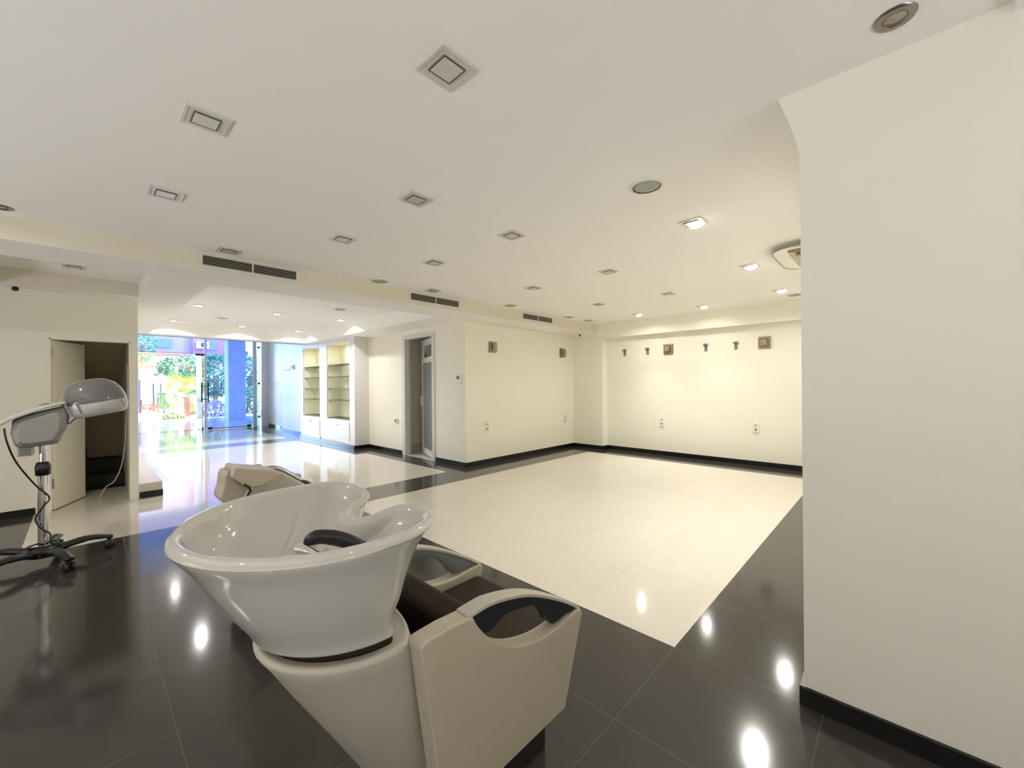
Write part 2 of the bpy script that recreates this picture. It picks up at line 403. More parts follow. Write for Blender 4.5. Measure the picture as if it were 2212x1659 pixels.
# aluminium door --------------------------------------------------------------
d = thing('door_2', 'white aluminium door with grey frosted panel, half open', 'door', (4.26, 5.95, 0)); d['kind'] = 'structure'
b = MB(); b.box(4.235, 4.33, 6.82, 6.92, 0, 2.27); b.box(4.235, 4.33, 5.88, 5.955, 0, 2.27); b.box(4.235, 4.33, 5.955, 6.82, 2.20, 2.27)
b.build('door_frame', M_['white'], d, bevel=.003)
ang2 = math.atan2(6.816-5.96, 4.62-4.30)
mt = Matrix.Translation((4.30, 5.965, 0)) @ Matrix.Rotation(ang2, 4, 'Z'); Wd = .84
b = MB()
for q in ((0, .07, .02, 2.19), (Wd-.07, Wd, .02, 2.19), (.07, Wd-.07, .02, .13), (.07, Wd-.07, 1.75, 1.85), (.07, Wd-.07, 2.11, 2.19)):
    b.box(q[0], q[1], -.02, .02, q[2], q[3], mt)
b.build('door_leaf', M_['white'], d, bevel=.003)
b = MB(); b.box(.07, Wd-.07, -.005, .005, .13, 1.75, mt); b.build('lower_panel', M_['frosted_door'], d)
mt2 = mt @ Matrix.Translation((0, 0, 2.11)) @ Matrix.Rotation(math.radians(-22), 4, 'X')
b = MB()
for q in ((.08, .11, -.26, 0), (Wd-.11, Wd-.08, -.26, 0), (.11, Wd-.11, -.26, -.23), (.11, Wd-.11, -.03, 0)):
    b.box(q[0], q[1], -.012, .012, q[2], q[3], mt2)
tr = b.build('transom_window', M_['white'], d, bevel=.002)
b = MB(); b.box(.11, Wd-.11, -.003, .003, -.23, -.03, mt2); b.build('transom_pane', M_['frosted_door'], tr)
b = MB(); b.box(Wd-.05, Wd-.02, -.05, .05, .93, 1.13, mt); b.box(Wd-.05, Wd-.03, .04, .055, 1.02, 1.05, mt); b.build('door_handle', M_['white'], d, bevel=.004)
sw = MB(); sw.box(4.88, 5.06, 7.035, 7.05, .99, 1.07)
tag(sw.build('light_switch', M_['plate'], bevel=.003), 'double plastic switch plate on the wall inside the half open aluminium door', 'switch')

# glass shop front -------------------------------------------------------------
YG = 15.45
g = MB(); g.box(.47, 2.60, YG-.006, YG+.006, 2.345, 3.25)
wA = struct(g, 'window_1', M_['glass'])
g = MB(); g.box(.47, 2.60, YG-.02, YG+.02, 2.325, 2.345); o = g.build('glass_rail', M_['steel'], wA)
g = MB(); g.box(2.66, 3.90, YG-.006, YG+.006, .05, 3.25); wB = struct(g, 'window_2', M_['glass'])
g = MB(); g.box(2.68, 3.84, YG-.015, YG+.015, .015, .05); g.build('bottom_rail', M_['steel'], wB, bevel=.004)
for x in (2.68, 3.72):
    g = MB(); g.box(x, x+.12, YG-.025, YG+.025, .01, .085); g.build('patch_fitting', M_['dark_metal'], wB, bevel=.004)
g = MB(); g.box(2.60, 2.66, YG-.03, YG+.03, 0, 3.25); struct(g, 'trim_9', M_['white'])
g = MB(); g.box(3.90, 4.0, YG-.03, YG+.03, 0, 3.25); struct(g, 'trim_10', M_['concrete'])
g = MB(); g.box(4.0, 4.14, YG-.006, YG+.006, 0, 3.25); wC = struct(g, 'window_3', M_['glass_clear'])
for z in (.33, 1.43, 2.62):
    g = MB(); g.lathe([(.0, -.05), (.035, -.05), (.035, .05), (0, .05)], (4.06, YG, z), 12, 'y', False); g.build('glass_clamp', M_['dark_metal'], wC)
# open glass door leaf, seen nearly edge on, swung outwards
d = thing('door_3', 'clear glass shop door standing open outwards with tall bar handles', 'door', (2.57, YG+.03, 0)); d['kind'] = 'structure'
g = MB(); g.box(2.55, 2.562, YG+.04, YG+.98, .02, 2.32); g.build('glass_leaf', M_['leaf_glass'], d)
g = MB(); g.box(2.535, 2.577, YG+.02, YG+.26, 2.27, 2.33); g.box(2.38, 2.60, YG-.02, YG+.02, 2.28, 2.33); g.build('top_patch', M_['dark_metal'], d)
g = MB(); g.box(2.535, 2.577, YG+.02, YG+.26, .01, .08); g.build('bottom_patch', M_['dark_metal'], d)
for sgn, xx in ((-1, 2.52), (1, 2.68)):
    g = MB(); g.tube([(xx, YG-.09, .86), (xx, YG-.09, 1.46)], .02, 10)
    for z in (.95, 1.36): g.tube([(xx, YG-.09, z), (2.60, YG-.09, z)], .012, 8)
    g.build('pull_bar', M_['dark_metal'], d, smooth=True)

# display cabinet -----------------------------------------------------------------
dc = thing('display_cabinet', 'white built-in display cabinet with two glass-shelved bays above small doors', 'cabinet', (3.93, 9.8, 0))
X0, X1 = 3.93, 4.27
b = MB()
BAYS = [(8.49, 9.66), (10.06, 11.13)]
b.box(X0, X0+.03, 8.25, 8.49, .075, 2.365); b.box(X0, X0+.03, 9.66, 10.06, .075, 2.365); b.box(X0, X0+.03, 11.13, 11.30, .075, 2.365)
for a, e in BAYS: b.box(X0, X0+.03, a, e, 2.275, 2.365); b.box(X0, X0+.03, a, e, .545, .58); b.box(X0, X0+.03, a, e, .075, .12)
b.box(X0+.03, 4.255, 8.25, 8.28, 0, 2.365)
b.box(X0+.03, X0+.05, 8.28, 11.3, 0, .075)
b.build('carcass', M_['white'], dc, bevel=.002)
for a, e in BAYS:
    b = MB(); b.box(X1-.02, X1, a-.02, e+.02, .56, 2.30); b.box(X0+.03, X1-.02, a-.02, a, .56, 2.30); b.box(X0+.03, X1-.02, e, e+.02, .56, 2.30)
    b.box(X0+.03, X1-.02, a, e, 2.28, 2.30); b.box(X0+.03, X1-.02, a, e, .56, .575); b.build('bay_lining', M_['niche_back'], dc)
    for z in (.60, 1.0, 1.27, 1.54, 1.81):
        b = MB(); b.box(X0+.04, X1-.02, a+.004, e-.004, z-.005, z+.005); sh = b.build('glass_shelf', M_['shelf_glass'], dc)
        b = MB(); b.box(X0+.037, X0+.042, a+.004, e-.004, z-.006, z+.006); b.build('shelf_edge', M_['glass_edge'], sh)
        for yy in (a+.012, e-.012):
            b = MB(); b.lathe([(.0, 0), (.012, 0), (.012, .03), (0, .03)], (X0+.07, yy, z-.036), 8, 'z', False); b.build('shelf_pin', M_['steel'], sh)
    mid = (a+e)/2
    for y0, y1, ky in ((a+.005, mid-.003, mid-.05), (mid+.003, e-.005, mid+.05)):
        b = MB(); b.box(X0-.012, X0+.004, y0, y1, .13, .54); dr = b.build('door', M_['white'], dc, bevel=.002)
        b = MB(); b.tube([(X0-.035, ky-.022, .47), (X0-.035, ky+.022, .47)], .008, 8); b.tube([(X0-.035, ky, .47), (X0-.01, ky, .47)], .006, 8)
        b.build('knob', M_['steel'], dr)
b = MB(); b.box(X0-.02, X0-.004, 10.02, 11.1, .0775, .118, Matrix.Rotation(0, 4, 'X')); b.build('loose_kickboard', M_['white'], dc)

# ================================================================== CEILING FITTINGS
def square_light(lit):
    t = thing('ceiling_light', '', 'ceiling light', (0, 0, ZC), None, True)
    h = .083
    b = MB()
    for q in ((-h, h, -h, -h+.014), (-h, h, h-.014, h), (-h, -h+.014, -h+.014, h-.014), (h-.014, h, -h+.014, h-.014)):
        b.box(q[0], q[1], q[2], q[3], -.009, 0)
    b.build('trim_frame', M_['trim_metal'], t, bevel=.002)
    b = MB(); b.box(-.0685, .0685, -.0685, .0685, -.006, 0); b.build('backing_plate', M_['white'], t)
    b = MB()
    for q in ((-.050, .050, -.050, -.047), (-.050, .050, .047, .050), (-.050, -.047, -.047, .047), (.047, .050, -.047, .047)):
        b.box(q[0], q[1], q[2], q[3], -.012, -.006)
    b.build('inner_rim', M_['socket_dark'], t)
    if lit:
        b = MB(); b.lathe([(0, -.034), (.030, -.034), (.045, -.025), (.048, -.010), (0, -.010)], (.02, -.015, 0), 20, 'z', False); b.build('glowing_bulb', M_['lamp_on'], t, smooth=True)
    else:
        b = MB(); b.box(-.0468, .0468, -.0468, .0468, -.012, -.006); b.build('frosted_glass', M_['frost'], t, bevel=.003)
    return t
protoU = square_light(False); protoL = square_light(True)
UNLIT = [
 (.963, 1.24, 'unlit square ceiling light nearest the camera, largest in view'),
 (.393, 2.263, 'square ceiling light with bright white glass, high at the left'),
 (.368, 3.305, 'square ceiling light glinting white, nearest the left edge of the main ceiling'),
 (1.495, 2.262, 'unlit square ceiling light directly beyond the largest one'),
 (1.482, 3.30, 'square ceiling light with white glass above and between the first two air vents'),
 (2.395, 2.258, 'unlit square ceiling light left of the large round speaker'),
 (2.392, 3.30, 'square ceiling light just above the small round speaker by the bulkhead'),
 (.903, 4.30, 'square ceiling light right above the largest air vent'),
 (3.09, 4.30, 'small dim square ceiling light right above the middle air vent'),
 (4.513, 4.30, 'small square ceiling light between the middle and farthest air vents'),
 (6.052, 4.30, 'small square ceiling light to the right of the farthest air vent'),
 (3.895, 3.31, 'unlit square ceiling light in the middle row above the niche wall'),
 (5.40, 3.295, 'unlit square ceiling light over the far corner, left of the lit one'),
 (3.898, 2.255, 'unlit square ceiling light in the centre right of the ceiling'),
 (5.44, 2.24, 'unlit square ceiling light right of centre, near the back wall beam'),
]
for i, (x, y, lb) in enumerate(UNLIT):
    o = protoU if i == 0 else copy_tree(protoU)
    o.location = (x, y, ZC); o['label'] = lb; o['group'] = 'unlit square ceiling lights'
LITL = ['glowing square ceiling light nearest the camera, right of centre',
        'glowing square ceiling light beside the rounded crystal ceiling lamp',
        'brightest glowing ceiling light, beside the far small round speaker',
        'glowing ceiling light close to the back wall beam, second from the left',
        'glowing ceiling light close to the back wall beam, leftmost of the lit ones']
for i, (x, y, p) in enumerate(LIT):
    o = protoL if i == 0 else copy_tree(protoL)
    o.location = (x-.02, y+.015, ZC); o['label'] = LITL[i]; o['group'] = 'glowing square ceiling lights'
for i, (x, y) in enumerate(REAR_ADDED):
    o = copy_tree(protoL); o.location = (x-.02, y+.015, ZC)
    o['label'] = 'added glowing square ceiling light behind the viewer, ' + ('nearest the pillar', 'in the rear corner', 'between the rear corner and the bulkhead', 'close to the bulkhead')[i]; o['group'] = 'added ceiling lights behind the viewer'
# front room downlights
def round_light():
    t = thing('downlight', '', 'ceiling light', (0, 0, 2.605), None, True)
    b = MB(); b.lathe([(.055, 0), (.085, 0), (.085, -.008), (.055, -.012)], (0,0,0), 24, 'z', False); b.build('trim_ring', M_['white'], t)
    b = MB(); b.lathe([(0, -.010), (.056, -.010), (.056, -.002), (0, -.002)], (0,0,0), 24, 'z', False); b.build('glowing_lens', M_['lamp_on_cool'], t)
    return t
pr_ = round_light()
FL = ['lit round downlight nearest the sloping left edge of the front room coffer', 'lit round downlight at the far left corner of the front room coffer',
      'lit round downlight in the middle of the front room coffer', 'lit round downlight at the far middle of the front room coffer',
      'lit round downlight at the right of the front room coffer, beside the speaker', 'lit round downlight at the far right corner of the front room coffer']
for i, (x, y) in enumerate(FRONT_LIT):
    o = pr_ if i == 0 else copy_tree(pr_); o.location = (x, y, 2.605); o['label'] = FL[i]; o['group'] = 'lit downlights in the front room coffer'
# alcove light
t = copy_tree(protoU, (-.041, 5.85, 2.52), 'square ceiling light inside the small coffer above the cupboard door'); t['group'] = 'unlit square ceiling lights'
# speakers
def speaker(z):
    t = thing('ceiling_speaker', '', 'speaker', (0, 0, z), None, True)
    b = MB(); b.lathe([(.082, 0), (.108, 0), (.106, -.006), (.084, -.010)], (0,0,0), 36, 'z', False); b.build('rim', M_['plate'], t, smooth=False)
    b = MB(); b.lathe([(0, -.011), (.05, -.010), (.083, -.006), (.083, -.001), (0, -.001)], (0,0,0), 36, 'z', False); b.build('mesh_grille', M_['speaker'], t, smooth=True)
    return t
sp = speaker(ZC)
SPK = [(2.38, 1.108, ZC, 'large round grey ceiling speaker nearest the pillar'), (2.37, 4.33, ZC, 'round ceiling speaker between the first two air vents by the bulkhead'),
       (6.63, 4.27, ZC, 'small far round ceiling speaker at the niche corner'), (6.74, 1.02, ZC, 'small far round ceiling speaker beside the brightest ceiling light'),
       (2.96, 6.72, 2.605, 'round speaker at the right of the front room coffer'), (1.80, 9.07, 2.605, 'round speaker at the far left of the front room coffer')]
for i, (x, y, z, lb) in enumerate(SPK):
    o = sp if i == 0 else copy_tree(sp); o.location = (x, y, z); o['label'] = lb; o['group'] = 'round ceiling speakers'
# chrome round spots
def chrome_spot():
    t = thing('recessed_spotlight', '', 'spotlight', (0, 0, ZC), None, True)
    b = MB(); b.lathe([(.030, -.001), (.034, -.008), (.052, -.007), (.056, 0)], (0,0,0), 36, 'z', False); b.build('chrome_ring', M_['nickel'], t, smooth=True)
    b = MB(); b.lathe([(0, -.002), (.012, -.003), (.030, -.006), (.032, -.001), (0, -.001)], (0,0,0), 30, 'z', False); b.build('bulb_face', M_['crystal'], t, smooth=True)
    return t
cs = chrome_spot(); cs.location = (1.861, 0.0, ZC); cs['label'] = 'round chrome recessed spotlight above the right-hand pillar'
cs2 = copy_tree(cs, (-.36, 4.33, ZC), 'round chrome recessed spotlight cut by the left edge of the photo')
for q in (cs, cs2): q['group'] = 'chrome recessed spotlights'
# crystal plate lamp
t = thing('crystal_ceiling_lamp', 'rounded glass ceiling lamp with smoky crystal square, half hidden by the pillar', 'ceiling lamp', (4.62, .38, ZC))
def rsq(cx, cy, h, r, z, n=6):
    out = []
    for (sx, sy, a0) in ((1,1,0), (-1,1,90), (-1,-1,180), (1,-1,270)):
        for k in range(n+1):
            a = math.radians(a0+90*k/n); out.append((cx+sx*(h-r)+r*math.cos(a), cy+sy*(h-r)+r*math.sin(a), z))
    return out
b = MB(); b.rings([rsq(4.62,.38,.45,.19,ZC-.04), rsq(4.62,.38,.45,.19,ZC-.05)], True, True, True); b.build('glass_plate', M_['plate_glass'], t)
b = MB(); b.rings([rsq(4.62,.38,.454,.192,ZC-.037), rsq(4.62,.38,.454,.192,ZC-.053), rsq(4.62,.38,.444,.188,ZC-.053), rsq(4.62,.38,.444,.188,ZC-.037), rsq(4.62,.38,.454,.192,ZC-.037)]); b.build('plate_rim', M_['nickel'], t)
b = MB()
for k, (h, z0, z1) in enumerate(((.31, -.05, -.075), (.26, -.075, -.10), (.15, -.10, -.125))):
    b.box(4.58-h, 4.58+h, .39-h, .39+h, ZC+z1, ZC+z0)
b.build('crystal_block', M_['crystal'], t, bevel=.012)
b = MB(); b.box(4.50, 4.66, .31, .47, ZC-.05, ZC); b.build('ceiling_mount', M_['chrome'], t)

# air vents on the bulkhead
VENTS = [(.724, 1.55, 'long slatted air vent at the left of the bulkhead, largest of the three'),
         (2.85, 3.69, 'slatted air vent in the middle of the bulkhead'),
         (4.985, 5.825, 'slatted air vent at the far right end of the bulkhead')]
def vent():
    t = thing('air_vent', '', 'vent', (0, 4.49, 2.46), None, True); hw = .418
    b = MB()
    for q in ((-hw, hw, .043, .066), (-hw, hw, -.074, -.043), (-hw, -hw+.03, -.043, .043), (hw-.03, hw, -.043, .043), (-.006, .006, -.043, .043)):
        b.box(q[0], q[1], -.010, 0, q[2], q[3])
    b.build('frame', M_['white'], t, bevel=.002)
    b = MB(); b.box(-hw+.03, hw-.03, -.002, 0, -.043, .043); b.build('dark_opening', M_['grille_dark'], t)
    for k in range(5):
        z = -.036+k*.018
        b = MB(); b.box(-hw+.03, hw-.03, -.0085, -.002, z-.0016, z+.0016); b.build('slat', M_['vinyl_grey'], t)
    return t
vp = vent()
for i, (x0, x1, lb) in enumerate(VENTS):
    o = vp if i == 0 else copy_tree(vp); o.location = ((x0+x1)/2, 4.49, 2.462); o['label'] = lb; o['group'] = 'air vents on the bulkhead'
# CCTV domes
def cctv():
    t = thing('security_camera', '', 'security camera', (0, 0, ZS), None, True)
    b = MB(); b.lathe([(.055, 0), (.055, -.018), (.042, -.026), (0, -.026)], (0,0,0), 24, 'z', False); b.build('mount', M_['plate'], t)
    b = MB(); b.lathe([(.034, -.024), (.036, -.040), (.026, -.060), (0, -.068)], (0,0,0), 20, 'z', False); b.build('body', M_['plate'], t, smooth=True)
    b = MB(); b.lathe([(0, 0), (.024, 0), (.020, .012), (0, .014)], (0, -.046, -.05), 16, 'y', False); b.build('lens', M_['black'], t)
    return t
cc = cctv(); cc.location = (-.443, 6.38, ZS); cc['label'] = 'small white security camera under the soffit above the cupboard door'
c2 = copy_tree(cc, (6.95, 4.72, ZS), 'tiny security camera under the far end of the bulkhead')
for q in (cc, c2): q['group'] = 'security cameras'

# ================================================================== WALL FITTINGS
def sconce():
    # built for a wall whose face is the plane x = 0, looking towards -x
    t = thing('wall_sconce', '', 'wall lamp', (0, 0, 0), None, True)
    b = MB(); b.box(-.012, 0, -.085, .085, -.095, .095); b.build('back_plate', M_['nickel'], t, bevel=.002)
    for q, (x, h) in enumerate(((-.030, .082), (-.052, .060), (-.074, .040))):
        b = MB()
        b.box(x-.008, x, -h, h, h-.016, h); b.box(x-.008, x, -h, h, -h, -h+.016); b.box(x-.008, x, -h, -h+.016, -h+.016, h-.016); b.box(x-.008, x, h-.016, h, -h+.016, h-.016)
        b.build('glass_square', M_['sconce_glass' if q % 2 == 0 else 'nickel'], t, bevel=.002)
    b = MB(); b.box(-.084, -.012, -.022, .022, -.022, .022); b.build('lamp_core', M_['crystal'], t, bevel=.004)
    return t
sc = sconce()
SCN = [(7.43, 3.065, 1.957, 0, 'square crystal wall lamp on the back wall, left of the four brackets on the right'), (7.43, 1.53, 1.962, 0, 'square crystal wall lamp on the back wall, nearest the pillar'),
       (4.86, 5.06, 1.975, PI/2, 'square crystal wall lamp at the left of the niche wall'), (6.86, 5.06, 1.975, PI/2, 'square crystal wall lamp at the right of the niche wall, near the corner')]
SCN[0] = SCN[0][:4] + ('square crystal wall lamp on the back wall, between the two pairs of brackets',)
for i, (x, y, z, r, lb) in enumerate(SCN):
    o = sc if i == 0 else copy_tree(sc); o.location = (x, y, z); o.rotation_euler = (0, 0, r); o['label'] = lb; o['group'] = 'crystal wall lamps'
def wsocket():
    t = thing('wall_socket', '', 'socket', (0, 0, 0), None, True)
    b = MB(); b.box(-.018, 0, -.045, .045, -.082, .082); b.build('plate', M_['plate'], t, bevel=.003)
    b = MB(); b.lathe([(0, -.019), (.016, -.019), (.016, -.018), (0, -.018)], (0, 0, -.035), 16, 'x', False); b.build('round_outlet', M_['socket_dark'], t)
    b = MB(); b.box(-.020, -.018, -.022, .022, .022, .050); b.build('rocker_switch', M_['vinyl_grey'], t, bevel=.001)
    return t
so = wsocket()
SOC = [(7.43, 3.198, .616, 0, 'white tall socket plate on the back wall, left one'), (7.43, 1.66, .612, 0, 'white tall socket plate on the back wall, right one nearer the pillar'),
       (4.715, 5.06, .622, PI/2, 'white tall socket plate at the left of the niche wall'), (6.95, 5.06, .612, PI/2, 'white tall socket plate near the niche corner')]
for i, (x, y, z, r, lb) in enumerate(SOC):
    o = so if i == 0 else copy_tree(so); o.location = (x, y, z); o.rotation_euler = (0, 0, r); o['label'] = lb; o['group'] = 'tall socket plates'
t = thing('wall_outlet', 'single white outlet box left of the aluminium door', 'socket', (4.255, 7.15, .635))
b = MB(); b.box(4.225, 4.255, 7.10, 7.20, .59, .69); b.build('plate', M_['plate'], t, bevel=.006)
b = MB(); b.lathe([(0, 4.222), (.03, 4.222), (.03, 4.226), (0, 4.226)], (0, 7.15, .64), 16, 'x', False); b.build('round_outlet', M_['socket_dark'], t)
t = thing('thermostat', 'white wall thermostat with small grey screen right of the aluminium door', 'thermostat', (4.255, 5.216, 1.41))
b = MB(); b.box(4.232, 4.255, 5.155, 5.275, 1.345, 1.49); b.build('housing', M_['plate'], t, bevel=.006)
b = MB(); b.box(4.229, 4.233, 5.185, 5.26, 1.425, 1.475); b.build('screen', M_['lcd'], t)
def bracket():
    t = thing('mounting_bracket', '', 'bracket', (0, 0, 0), None, True)
    b = MB(); b.box(-.010, 0, -.024, .024, -.065, .065); b.build('plate', M_['bracket'], t, bevel=.003)
    b = MB(); b.box(-.035, -.010, -.036, .036, .030, .062); b.build('clip', M_['bracket'], t, bevel=.004)
    b = MB(); b.lathe([(0, -.016), (.008, -.014), (.010, -.010)], (0, 0, -.035), 10, 'x', False); b.build('screw', M_['chrome'], t)
    return t
br = bracket()
for i, (y, lb) in enumerate(((3.938, 'small metal bracket on the back wall, leftmost of four'), (3.466, 'small metal bracket on the back wall just left of the first wall lamp'),
                             (2.41, 'small metal bracket on the back wall just right of the first wall lamp'), (1.939, 'small metal bracket on the back wall nearest the right wall lamp'))):
    o = br if i == 0 else copy_tree(br); o.location = (7.43, y, 1.945); o['label'] = lb; o['group'] = 'brackets on the back wall'
# far-room wall box with stub of wire
t = thing('junction_box', 'white wall outlet with a trailing wire in the front room', 'socket', (4.13, 12.0, 1.95))
pj = atx(633, 793, 4.13)
b = MB(); b.box(4.10, 4.13, pj.y-.10, pj.y+.10, pj.z-.07, pj.z+.07); b.build('plate', M_['plate'], t, bevel=.004)
for dy in (-.05, .03):
    b = MB(); b.box(4.096, 4.10, pj.y+dy-.02, pj.y+dy+.02, pj.z-.04, pj.z+.04); b.build('outlet_hole', M_['socket_dark'], t)
b = MB(); b.tube(spline([(4.12, pj.y+.10, pj.z), (4.115, pj.y+.25, pj.z-.06), (4.12, pj.y+.5, pj.z-.08), (4.125, 13.3, pj.z-.07)], 5), .008, 6); b.build('wire', M_['steel'], t)
# cable hanging in the cupboard
pts = [(.385, 6.80, 1.60), (.39, 6.82, 1.20), (.375, 6.85, .90), (.365, 6.87, .62), (.33, 6.88, .36), (.27, 6.88, .20), (.20, 6.9, .14), (.14, 6.92, .012)]
b = MB(); b.tube(spline(pts, 6), .006, 6); tag(b.build('hanging_cable', M_['cable_white'], smooth=True), 'thin pale cable hanging inside the dark stair cupboard', 'cable')

# ================================================================== SHAMPOO CHAIR WITH BASIN
sh = thing('shampoo_chair', 'beige salon shampoo chair with large white ceramic backwash basin, in the foreground', 'shampoo chair', (.95, 1.2, 0))
CY = 1.2
half = [(.136,.0,.963,180), (.155,.10,.963,158), (.212,.210,.965,136), (.305,.298,.966,112), (.42,.343,.967,90), (.55,.352,.968,70), (.640,.335,.968,56), (.692,.285,.966,46),
        (.710,.215,.964,36), (.708,.145,.962,28), (.690,.095,.955,22), (.645,.068,.940,16), (.600,.050,.928,9), (.575,.0,.921,0)]
ctrl = [(x, y, z, a) for x, y, z, a in half] + [(x, -y, z, 360-a if a else 0) for x, y, z, a in reversed(half[1:-1])]
# closed order: back -> far side -> notch -> near side
P3 = [Vector((x, y - (.022 if y < -.09 and x < .6 else 0), z)) for x, y, z, a in ctrl]
NS = 7
rim = spline(P3, NS, True)
angs = []
aa = [180,158,136,112,90,70,56,46,36,28,22,16,9,0,-9,-16,-22,-28,-36,-46,-56,-70,-90,-112,-136,-158]
for i in range(len(aa)):
    a0 = aa[i]; a1 = aa[i+1] if i+1 < len(aa) else -180
    for k in range(NS): angs.append(math.radians(a0+(a1-a0)*k/NS))
N = len(rim)
def offset_ring(R, d, dz=0):
    out = []
    for i, p in enumerate(R):
        tn = (R[(i+1) % N]-R[i-1]); tn.z = 0; tn.normalize(); nn = Vector((tn.y, -tn.x, 0))
        out.append(p - nn*d + Vector((0, 0, dz)))
    return out
cen = Vector((.43, 0, .97))
test = offset_ring(rim, .01)[0]
SG = 1 if (test-cen).length < (rim[0]-cen).length else -1       # make positive = inwards
def inward(R, d, dz=0): return offset_ring(R, SG*d, dz)
rings = []
# outer body, bottom to top
BOT = lambda a, gx=1.0: Vector((.560+(.252 if math.cos(a) < 0 else .062)*math.cos(a), -.030+.248*math.sin(a), .660))
def body(sv):
    out = []
    for i in range(N):
        a = angs[i]; top = inward(rim, .0)[i] if False else rim[i]
        b0 = BOT(a); front = max(0, math.cos(a))
        # plan blend: back side nearly straight, chair side pulled in quickly to a waist
        t = sv
        tb = t**1.12; tf = 1-(1-t)**2.3
        k = tb*(1-front**.8) + tf*front**.8
        k = min(1, k)
        p = top.lerp(b0, k)
        # slight waist just above the flared foot
        wst = math.exp(-((t-.86)/.12)**2)*(.005+.030*front)
        dirv = Vector((p.x-(.43+.05*t), p.y, 0));
        if dirv.length > 1e-4: dirv.normalize()
        p -= dirv*wst
        # bulge under the rim on the rear side
        bul = math.exp(-((t-.08)/.09)**2)*.012
        p += dirv*bul*(1-front)
        p.z = top.z*(1-t) + b0.z*t - .018*math.sin(PI*t)*0
        out.append(p)
    return out
R = [body(t) for t in (1.0, .97, .93, .87, .80, .70, .60, .48, .36, .26, .17, .10, .055)]
crest = [p.copy() for p in rim]
def lift(Rg, dz): return [p+Vector((0,0,dz)) for p in Rg]
R.append(lift(inward(rim, -.004), -.022)); R.append(lift(inward(rim, -.002), -.008)); R.append(lift(inward(rim, .006), 0.0))
R.append(lift(inward(rim, .018), .001)); R.append(lift(inward(rim, .028), -.007)); R.append(lift(inward(rim, .034), -.020))
inner0 = lift(inward(rim, .036), -.030)
BC = Vector((.375, 0, .80))
def bowl(t):
    out = []
    for i in range(N):
        a = angs[i]; p0 = inner0[i]; fl = Vector((.365+.12*math.cos(a), .11*math.sin(a), .80))
        front = max(0, math.cos(a))
        k = t**(1.25)
        p = p0.lerp(fl, k)
        depth = 1-(1-t)**(1.9 if front < .3 else 1.35)
        p.z = p0.z*(1-depth) + fl.z*depth
        out.append(p)
    return out
for t in (.08, .18, .30, .42, .54, .66, .78, .88, .95, 1.0): R.append(bowl(t))
for sc_ in (.7, .4): R.append([BC + (p-Vector((.365,0,.80)))*sc_ + Vector((-.01,0,-.006*(1-sc_))) for p in R[-1 if sc_ == .7 else -2]])
R = [[p+Vector((0, CY+.05, 0)) for p in r] for r in R]
b = MB(); b.rings(R, True, True, True); basin = b.build('basin', M_['ceramic'], sh, smooth=True, sub=1); basin['label'] = 'glossy white ceramic backwash basin with neck notch'
# raised drain housing in the bowl
b = MB(); rr = []
for h, s_ in ((.795, 1.15), (.825, 1.0), (.835, .9), (.836, .6)):
    rr.append([(.47+.075*s_*math.cos(2*PI*k/28), CY+.10+.05*s_*math.sin(2*PI*k/28), h) for k in range(28)])
b.rings(rr, True, False, True); b.build('drain_housing', M_['ceramic'], basin, smooth=True)
b = MB(); b.lathe([(0, .803), (.022, .803), (.026, .800)], (.34, CY, 0), 20, 'z', False); b.build('drain', M_['chrome'], basin)
# tap with black spray hose and chrome lever
b = MB(); b.tube(spline([(.560, 1.02, .835), (.528, 1.04, .880), (.484, 1.065, .917), (.440, 1.085, .936), (.412, 1.10, .937), (.402, 1.105, .922)], 6), [.0195]*18+[.0185]*6+[.0175]*4+[.016]*3, 14)
tp = b.build('spray_hose', M_['black'], sh, smooth=True)
b = MB(); b.lathe([(0, .902), (.015, .902), (.016, .924), (0, .924)], (.404, 1.104, 0), 16, 'z', False); b.build('spray_nozzle', M_['chrome'], tp)
b = MB(); b.tube(spline([(.455, 1.005, .845), (.425, 1.018, .885), (.392, 1.035, .918), (.362, 1.05, .938), (.352, 1.055, .938)], 5), [.012]*6+[.016]*6+[.019]*5+[.017]*3+[.008], 14, True, .55)
lv = b.build('mixer_lever', M_['chrome'], sh, smooth=True)
b = MB(); b.lathe([(0, .80), (.026, .80), (.024, .855), (.016, .865), (0, .866)], (.465, 1.0, 0), 20, 'z', False); b.build('mixer_body', M_['chrome'], lv, smooth=True)
# pedestal
b = MB(); rr = []
for z, cx, ax, ay in ((.02, .85, .18, .19), (.16, .785, .20, .205), (.35, .697, .222, .225), (.50, .625, .24, .24), (.60, .583, .255, .25), (.634, .568, .262, .258), (.645, .566, .260, .256),
                      (.649, .565, .248, .246), (.646, .562, .235, .235), (.640, .56, .20, .20)):
    rr.append([(cx+(ax if math.cos(2*PI*k/48) < 0 else .10)*math.cos(2*PI*k/48), CY+ay*math.sin(2*PI*k/48), z) for k in range(48)])
b.rings(rr, True, True, True); pe = b.build('pedestal', M_['vinyl_grey'], sh, smooth=True); pe['label'] = 'tapering beige pedestal under the basin'
b = MB(); b.lathe([(0, .640), (1, .640), (1, .661), (0, .661)], (0,0,0), 36, 'z', False)
for v in b.bm.verts: v.co.x = .560+v.co.x*(.225 if v.co.x < 0 else .05); v.co.y = CY+.01+v.co.y*.225
b.build('foot_shadow_plate', M_['seat'], sh)  # dark brown stands in for the shadow under the basin foot
